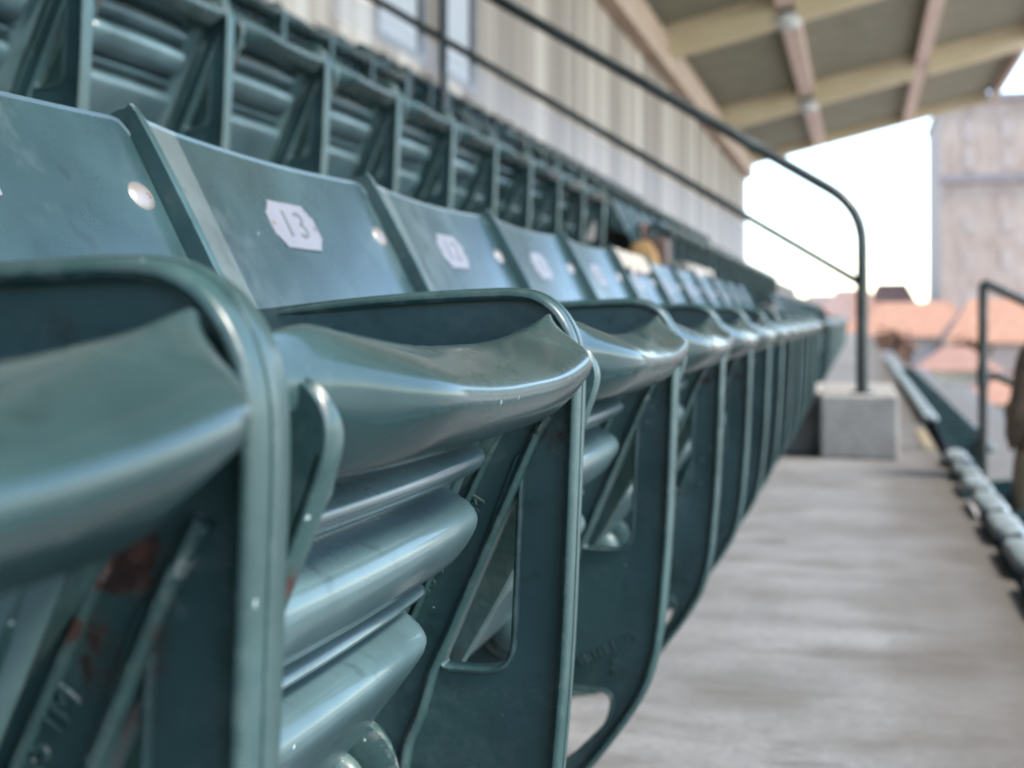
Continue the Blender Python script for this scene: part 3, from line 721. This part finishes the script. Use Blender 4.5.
for i, y in enumerate((30.2, 42.4, 18.0)):
    lb = -1.62; z = rh(lb) - .43
    l = tag(empty('ceiling_lamp', (lb, y, z)), ['round white lamp under the roof beam, higher in view', 'round white lamp under the roof beam, farther along', 'round white lamp under the nearest roof beam'][i], 'lamp', 'round lamps under the roof')
    part('housing', l, lambda bm: tube(bm, [(lb, y, z - .001), (lb, y, z - .14)], [.2, .3], 18), M_frame)
    part('globe', l, lambda bm: tube(bm, [(lb, y, z - .142), (lb, y, z - .26), (lb, y, z - .4), (lb, y, z - .47)], [.32, .36, .27, .08], 18), M_lamp)

# ------------------------------------------------------------------ things left on the seats
M_cloth = simple('cream_cloth', (.26, .24, .205), (.33, .31, .27), 30, .9, bump=.3)
sx, sy, sz = 0, A1 + PITCH * 6 - .24, 0
def towel():
    bm = bmesh.new(); cols = []
    for i in range(19):
        y = -.19 + .38 * i / 18
        wv = .004 * math.sin(i * 1.1) + .003 * math.sin(i * 2.3)
        pts = []
        for h, off in ((.105 + .006 * math.sin(i * .9), .012), (.13, .012), (.147, .011), (.154, .002), (.155, -.006), (.150, -.016), (.12, -.019), (.04 + .01 * math.sin(i * .7), -.02)):
            pts.append(back_pt(y, h, off + wv))
        inner = [q - NRM * .004 for q in pts[:3]] + [q - Vector((0, 0, .004)) for q in pts[3:5]] + [q + NRM * .004 for q in pts[5:]]
        cols.append([bm.verts.new(q - Vector((OX, 0, 0))) for q in pts + inner[::-1]])
    m = len(cols[0])
    for a, b in zip(cols, cols[1:]):
        for q in range(m): bm.faces.new((a[q], a[(q + 1) % m], b[(q + 1) % m], b[q]))
    bm.faces.new(cols[0]); bm.faces.new(cols[-1])
    return bm_mesh('towel', bm)
o = mesh_obj('towel', towel(), None, [M_cloth]); o.location = (0, sy, 0); tag(o, 'cream cloth draped over the top of a walkway row backrest', 'cloth')
M_bag = simple('ochre_canvas', (.15, .085, .025), (.21, .13, .045), 20, .9, bump=.3)
M_bagd = simple('brown_leather', (.05, .022, .014), (.07, .034, .02), 20, .7)
bagr = tag(empty('bag', (-.62 - .12, sy + 1.55, .6125)), 'ochre canvas bag with brown flap standing behind the walkway row', 'bag')
def bagbody(bm):
    x0, y0, z0 = bagr.location
    pr = [(q * .9, w_ * .75, d_ * .8) for q, w_, d_ in [(0, .10, .085), (.04, .125, .10), (.18, .12, .095), (.27, .105, .075), (.31, .08, .05), (.325, .05, .03)]]
    rings = [[bm.verts.new((x0 + math.copysign(abs(math.cos(a)) ** .5, math.cos(a)) * rx, y0 + math.copysign(abs(math.sin(a)) ** .5, math.sin(a)) * ry * 1.3, z0 + z)) for a in [2 * math.pi * q / 20 for q in range(20)]] for z, ry, rx in pr]
    for a, b in zip(rings, rings[1:]):
        for q in range(20): bm.faces.new((a[q], a[(q + 1) % 20], b[(q + 1) % 20], b[q]))
    bm.faces.new(rings[0]); bm.faces.new(rings[-1])
part('body', bagr, bagbody, M_bag)
part('flap', bagr, lambda bm: box(bm, bagr.location.x + .02, bagr.location.x + .088, bagr.location.y - .06, bagr.location.y + .05, bagr.location.z + .12, bagr.location.z + .30, .015), M_bagd)
part('handle', bagr, lambda bm: tube(bm, catmull([Vector((bagr.location.x, bagr.location.y - .06, bagr.location.z + .3)), Vector((bagr.location.x, bagr.location.y - .04, bagr.location.z + .345)), Vector((bagr.location.x, bagr.location.y + .04, bagr.location.z + .345)), Vector((bagr.location.x, bagr.location.y + .06, bagr.location.z + .3))], 5), .008, 8), M_bagd)

# ------------------------------------------------------------------ spectator in the lower row, seen from behind
PX, PY, PZ = ROWS[0][0] - .27, A1 + PITCH * 11 - .24, ROWS[0][1]      # hips
M_skin = simple('skin', (.50, .30, .22), (.55, .34, .25), 14, .5)
M_shirt = simple('tan_knit', (.42, .30, .19), (.52, .39, .26), 60, .95, bump=.3)
M_trous = simple('dark_denim', (.03, .035, .05), (.05, .055, .075), 60, .9)
M_hair = simple('brown_hair', (.11, .055, .03), (.24, .135, .075), 25, .5, bump=.4)
person = tag(empty('person', (PX, PY, PZ)), 'seated spectator with long brown hair and tan top, seen from behind', 'person')
def skin_body(verts, edges, radii, name, lv=2):
    me = bpy.data.meshes.new(name); me.from_pydata(verts, edges, [])
    o = bpy.data.objects.new('skin_tmp', me); C.objects.link(o)
    md = o.modifiers.new('skin', 'SKIN'); md.use_smooth_shade = True
    for i, r in enumerate(radii):
        sv = me.skin_vertices[0].data[i]; sv.radius = r if isinstance(r, tuple) else (r, r); sv.use_root = (i == 0)
    s = o.modifiers.new('sub', 'SUBSURF'); s.levels = lv; s.render_levels = lv
    dg = bpy.context.evaluated_depsgraph_get(); dg.update()
    r = bpy.data.meshes.new_from_object(o.evaluated_get(dg)); r.name = name
    bpy.data.objects.remove(o)
    r.polygons.foreach_set('use_smooth', [True] * len(r.polygons)); return r
V = []; E_ = []; Rr = []
def jv(p, r, par=None):
    V.append(p); Rr.append(r)
    if par is not None: E_.append((par, len(V) - 1))
    return len(V) - 1
hip = jv((0, 0, .50), .115); w1 = jv((-.01, 0, .62), (.115, .10), hip); ch_ = jv((.0, 0, .80), (.13, .11), w1); sh = jv((.0, 0, .93), (.10, .08), ch_)
nk = jv((.012, 0, 1.0), .052, sh); hd0 = jv((.03, 0, 1.06), .058, nk); hd1 = jv((.035, 0, 1.15), (.088, .078), hd0); hd2 = jv((.03, 0, 1.205), (.07, .066), hd1)
for s in (-1, 1):
    a = jv((0, s * .15, .935), .058, sh); e1 = jv((.03, s * .21, .70), .044, a); e2 = jv((.26, s * .15, .60), .034, e1); hnd = jv((.34, s * .12, .595), .032, e2)
    for q in range(4):
        f1 = jv((.385, s * .12 + (q - 1.5) * .019, .592), .0095, hnd); f2 = jv((.42, s * .12 + (q - 1.5) * .02, .575), .0085, f1)
    th_ = jv((.36, s * .12 - s * .045, .585), .010, hnd)
    h_ = jv((.05, s * .09, .50), .095, hip); kn = jv((.45, s * .11, .51), .065, h_); an = jv((.46, s * .11, .10), .042, kn); toe = jv((.62, s * .12, .045), (.042, .035), an)
me = skin_body([Vector(v) for v in V], E_, Rr, 'person')
me.materials.clear()
for m in (M_skin, M_shirt, M_trous): me.materials.append(m)
for pl in me.polygons:
    c = pl.center
    if c.z > .975 and abs(c.y) < .1 or (c.x > .29 and c.z > .56 and c.z < .64): pl.material_index = 0
    elif c.z > .56 or (c.x < .3 and c.z > .585): pl.material_index = 1
    else: pl.material_index = 2
body = mesh_obj('body', me, person)
def hairfn(bm):
    for i in range(60):                     # overlapping locks falling from the crown
        a = R(65 + 230 * (i / 59)) + random.uniform(-.05, .05)
        for layer in range(2):
            r0 = .03 + .03 * layer; L0 = random.uniform(.30, .40)
            px, py = math.cos(a), math.sin(a)
            pts = [Vector((PX + .02 + px * r0 * .5, PY + py * r0 * .5, PZ + 1.285 - .008 * layer)),
                   Vector((PX + .025 + px * .078, PY + py * .072, PZ + 1.245)), Vector((PX + .025 + px * .102, PY + py * .090, PZ + 1.16)),
                   Vector((PX + .01 + px * .100, PY + py * .092, PZ + 1.06)), Vector((PX + px * .110 + random.uniform(-.01, .01), PY + py * .105, PZ + 1.29 - L0)),
                   Vector((PX + px * .105, PY + py * .10 + random.uniform(-.015, .015), PZ + 1.24 - L0))]
            tube(bm, catmull(pts, 3), [.012] * 3 + [.016] * 9 + [.012, .009, .007, .003], 6)
part('hair', person, hairfn, M_hair)
def facefn(bm):
    for s in (-1, 1):
        r_ = bmesh.ops.create_icosphere(bm, subdivisions=2, radius=.012, matrix=Matrix.Translation((PX + .108, PY + s * .032, PZ + 1.155)))
    tube(bm, [(PX + .112, PY, PZ + 1.165), (PX + .132, PY, PZ + 1.125), (PX + .108, PY, PZ + 1.115)], [.008, .014, .010], 10)
part('face', person, facefn, M_skin)

# ------------------------------------------------------------------ beyond the stand
def ground_mat():
    m, t, p = mat('pale_ground')
    tc = t.nodes.new('ShaderNodeTexCoord')
    n = N(t, 'ShaderNodeTexNoise', i_Scale=.09, i_Detail=5.0); L(t, tc.outputs['Object'], n.inputs['Vector'])
    n2 = N(t, 'ShaderNodeTexVoronoi', i_Scale=.35); L(t, tc.outputs['Object'], n2.inputs['Vector'])
    c = ramp(t, n.outputs[0], [(.35, (.20, .14, .105)), (.5, (.28, .235, .20)), (.65, (.32, .30, .28))])
    c = mix(t, .25, c, n2.outputs['Color'])
    L(t, c, p.inputs['Base Color']); p.inputs['Roughness'].default_value = .9; return m
bm = bmesh.new(); bmesh.ops.create_grid(bm, x_segments=2, y_segments=2, size=1600)
go = struct('ground', bm, ground_mat()); go.location = (0, 0, -4.5)
GZ = -4.5
def brick(name, c1, c2, sc):
    m, t, p = mat(name)
    tc = t.nodes.new('ShaderNodeTexCoord')
    mp = N(t, 'ShaderNodeMapping'); mp.inputs['Scale'].default_value = (1, 1, .45); L(t, tc.outputs['Object'], mp.inputs[0])
    n = N(t, 'ShaderNodeTexNoise', i_Scale=sc, i_Detail=6.0, i_Roughness=.7); L(t, mp.outputs[0], n.inputs['Vector'])
    L(t, ramp(t, n.outputs[0], [(.35, dim(c1)), (.62, dim(c2))]), p.inputs['Base Color']); p.inputs['Roughness'].default_value = .85; return m
M_brick = brick('pinkish_brick', (.38, .275, .21), (.54, .43, .35), .9)
M_band = simple('grey_stone_band', (.24, .21, .21), None, 1, .8)
M_glass = simple('dark_glazing', (.10, .10, .11), (.18, .18, .19), .5, .15)
M_win = simple('hazy_pane', (.42, .33, .27), (.5, .40, .34), .5, .4)
TY = 118
tower = tag(empty('brick_building', (7.2, TY, GZ)), 'large pinkish brick building rising at the far right', 'building')
part('wall', tower, lambda bm: box(bm, 6.75, 40, TY, TY + 22, GZ, EYE + 18.6), M_brick, False)
part('cornice', tower, lambda bm: box(bm, 6.6, 40.2, TY - .35, TY + 22.2, EYE + 18.602, EYE + 19.2), M_band, False)
part('string_course', tower, lambda bm: box(bm, 6.6, 40.1, TY - .3, TY - .003, EYE + 11.6, EYE + 12.3), M_band, False)
for fl, zz in enumerate((1.5, 4.9, 8.2, 13.6, 16.0)):
    for k in range(6):
        xx = 8.6 + k * 3.1
        part('window', tower, lambda bm: box(bm, xx, xx + 1.0, TY - .05, TY - .002, EYE + zz - .8, EYE + zz + .9), M_win, False)
M_tile = [simple('terracotta_tile', (.33, .15, .08), (.42, .22, .13), 2, .8), simple('red_tile', (.26, .125, .075), (.34, .18, .12), 2, .8)]
M_rend = [simple('cream_render', (.62, .5, .42), (.7, .6, .5), 1, .85), simple('white_render', (.74, .72, .7), None, 1, .85)]
M_hwin = simple('house_window', (.30, .24, .2), (.36, .3, .26), 1, .4)
def house(x, y, wdt, dep, hgt, rf, mi, mw, label):
    h = tag(empty('house', (x, y, GZ)), label, 'house', 'houses beyond the stand')
    part('wall', h, lambda bm: box(bm, x - wdt / 2, x + wdt / 2, y - dep / 2, y + dep / 2, GZ, GZ + hgt), M_rend[mw], False)
    def rfn(bm):
        e = .5; z = GZ + hgt + .003
        v = [bm.verts.new(q) for q in ((x - wdt / 2 - e, y - dep / 2 - e, z), (x + wdt / 2 + e, y - dep / 2 - e, z), (x + wdt / 2 + e, y + dep / 2 + e, z), (x - wdt / 2 - e, y + dep / 2 + e, z), (x - wdt / 2 + 1.2, y, z + rf), (x + wdt / 2 - 1.2, y, z + rf))]
        for f in ((0, 1, 5, 4), (1, 2, 5), (2, 3, 4, 5), (3, 0, 4), (3, 2, 1, 0)): bm.faces.new([v[i] for i in f])
    part('roof', h, rfn, M_tile[mi], False)
    n = max(2, int(wdt / 2.6))
    for k in range(n):
        wx = x - wdt / 2 + wdt * (k + .5) / n
        part('window', h, lambda bm: box(bm, wx - .5, wx + .5, y - dep / 2 - .06, y - dep / 2 - .003, GZ + hgt - min(2.1, hgt * .75), GZ + hgt - .7), M_hwin, False)
house(3.4, 92, 6.5, 8, 3.9, 2.3, 0, 0, 'low cream house with orange tiled roof, left of the brick building')
house(8.0, 84, 5.5, 8, 3.7, 2.6, 0, 0, 'cream house with bright orange roof before the brick building')
house(-.6, 112, 5, 8, 4.3, 3.2, 1, 0, 'far house with dark red roof beside the rail post')
house(2.9, 128, 5, 8, 5.0, 3.4, 1, 0, 'farthest house with dark red roof against the sky')
house(-3.2, 120, 5, 8, 4.2, 3.0, 1, 0, 'red roofed house half hidden behind the upper seats')
house(12.2, 58, 7, 7, 2.6, 1.0, 1, 1, 'white walled house at the right frame edge')
house(6.3, 60, 4, 6, 1.6, .9, 0, 0, 'small cream outbuilding with orange roof below the brick building')
for x, y, wd, h_, rf, mi, mw, lb in ((.6, 98, 4, 3.6, 1.9, 0, 0, 'small house with faded orange roof left of the low cream house'), (5.6, 101, 4.2, 4.2, 2.2, 1, 1, 'white house with rust red roof in the second line of houses'),
        (1.2, 140, 5, 4.6, 2.6, 0, 0, 'distant house with pale orange roof behind the red ones'), (10.6, 96, 4.4, 3.5, 2.0, 0, 1, 'white house with orange roof under the brick building'),
        (13.6, 88, 5, 3.8, 2.2, 1, 0, 'cream house with brick red roof at the far right edge'), (5.0, 74, 3.6, 2.4, 1.2, 1, 0, 'low red roofed shed in front of the cream houses'),
        (9.6, 70, 3.4, 2.2, 1.2, 0, 1, 'low white shed with orange roof beside the rail')):
    house(x, y, wd, 6, h_, rf, mi, mw, lb)
M_leaf = simple('autumn_leaf', (.16, .07, .04), (.30, .15, .07), 2, .8); M_bark = simple('bark', (.10, .07, .05), None, 6, .9)
def tree(x, y, hh, r, label):
    tr_ = tag(empty('tree', (x, y, GZ)), label, 'tree', 'small trees among the houses')
    part('trunk', tr_, lambda bm: tube(bm, [(x, y, GZ), (x + .05, y, GZ + hh * .5), (x, y + .05, GZ + hh * .85)], [.16, .11, .05], 8), M_bark)
    def crown(bm):
        rnd = random.Random(int(x * 100 + y))
        for i in range(520):
            a = rnd.uniform(0, 6.283); u = rnd.uniform(-1, 1); q = rnd.uniform(.35, 1) ** .6 * (1 + .25 * math.sin(3 * a + 4 * u))
            c = Vector((x + math.cos(a) * math.sqrt(1 - u * u) * r * q, y + math.sin(a) * math.sqrt(1 - u * u) * r * q, GZ + hh * .72 + u * r * 1.05 * q))
            e1 = Vector((rnd.uniform(-1, 1), rnd.uniform(-1, 1), rnd.uniform(-1, 1))).normalized() * rnd.uniform(.12, .26); e2 = e1.cross(Vector((rnd.uniform(-1, 1), .3, .7))).normalized() * rnd.uniform(.1, .2)
            bm.faces.new([bm.verts.new(c + d) for d in (e1, e2, -e1, -e2)])
    part('crown', tr_, crown, M_leaf, False)
tree(1.9, 80, 4.4, 1.3, 'small rust brown tree before the low cream house'); tree(6.0, 78, 4.0, 1.1, 'small rust brown tree between the two orange roofs'); tree(10.9, 76, 4.8, 1.5, 'larger rust brown tree below the brick building'); tree(-.9, 100, 5.2, 1.4, 'rust brown tree showing beside the tall rail post')
M_car = [simple('white_car_paint', (.75, .74, .72), None, 1, .3), simple('red_car_paint', (.45, .04, .03), None, 1, .3), simple('grey_car_paint', (.25, .25, .27), None, 1, .3)]
M_tyre = simple('tyre_rubber', (.02, .02, .02), None, 5, .9)
def car(x, y, mi, label):
    c = tag(empty('parked_car', (x, y, GZ)), label, 'car', 'cars parked beyond the stand')
    def bodyf(bm):
        pr = [(-2.1, .35, .75), (-2.0, .3, .95), (-1.3, .28, 1.0), (-.9, .28, 1.4), (.3, .28, 1.45), (1.0, .28, 1.0), (1.9, .3, .85), (2.1, .35, .65)]
        rings = []
        for px, zl, zt in pr:
            wv = .85 if zt > 1.1 else .9
            rings.append([bm.verts.new((x + px, y + yy, GZ + zz)) for yy, zz in ((-.9, zl), (-.92, (zl + .8) / 2 + .1), (-.9 if zt < 1.1 else -.68, zt), (.9 if zt < 1.1 else .68, zt), (.92, (zl + .8) / 2 + .1), (.9, zl))])
        for a, b in zip(rings, rings[1:]):
            for q in range(6): bm.faces.new((a[q], a[(q + 1) % 6], b[(q + 1) % 6], b[q]))
        bm.faces.new(rings[0]); bm.faces.new(rings[-1])
    part('body', c, bodyf, M_car[mi])
    for wx in (-1.3, 1.3):
        for s in (-1, 1):
            part('wheel', c, lambda bm: tube(bm, [(x + wx, y + s * .76, GZ + .32), (x + wx, y + s * .93, GZ + .32)], .32, 16), M_tyre)
for x, y, mi, lb in ((5.6, 47, 1, 'red car parked below the small outbuilding'), (9.6, 50, 0, 'white car parked to the right of the red car'), (4.2, 54, 0, 'white car parked near the end of the lower seats'), (6.4, 38, 0, 'nearest white car, parked beyond the lower rail'), (8.2, 41, 2, 'grey car parked beyond the lower rail')):
    car(x, y, mi, lb)

for m in list(bpy.data.meshes):
    if m.users == 0: bpy.data.meshes.remove(m)
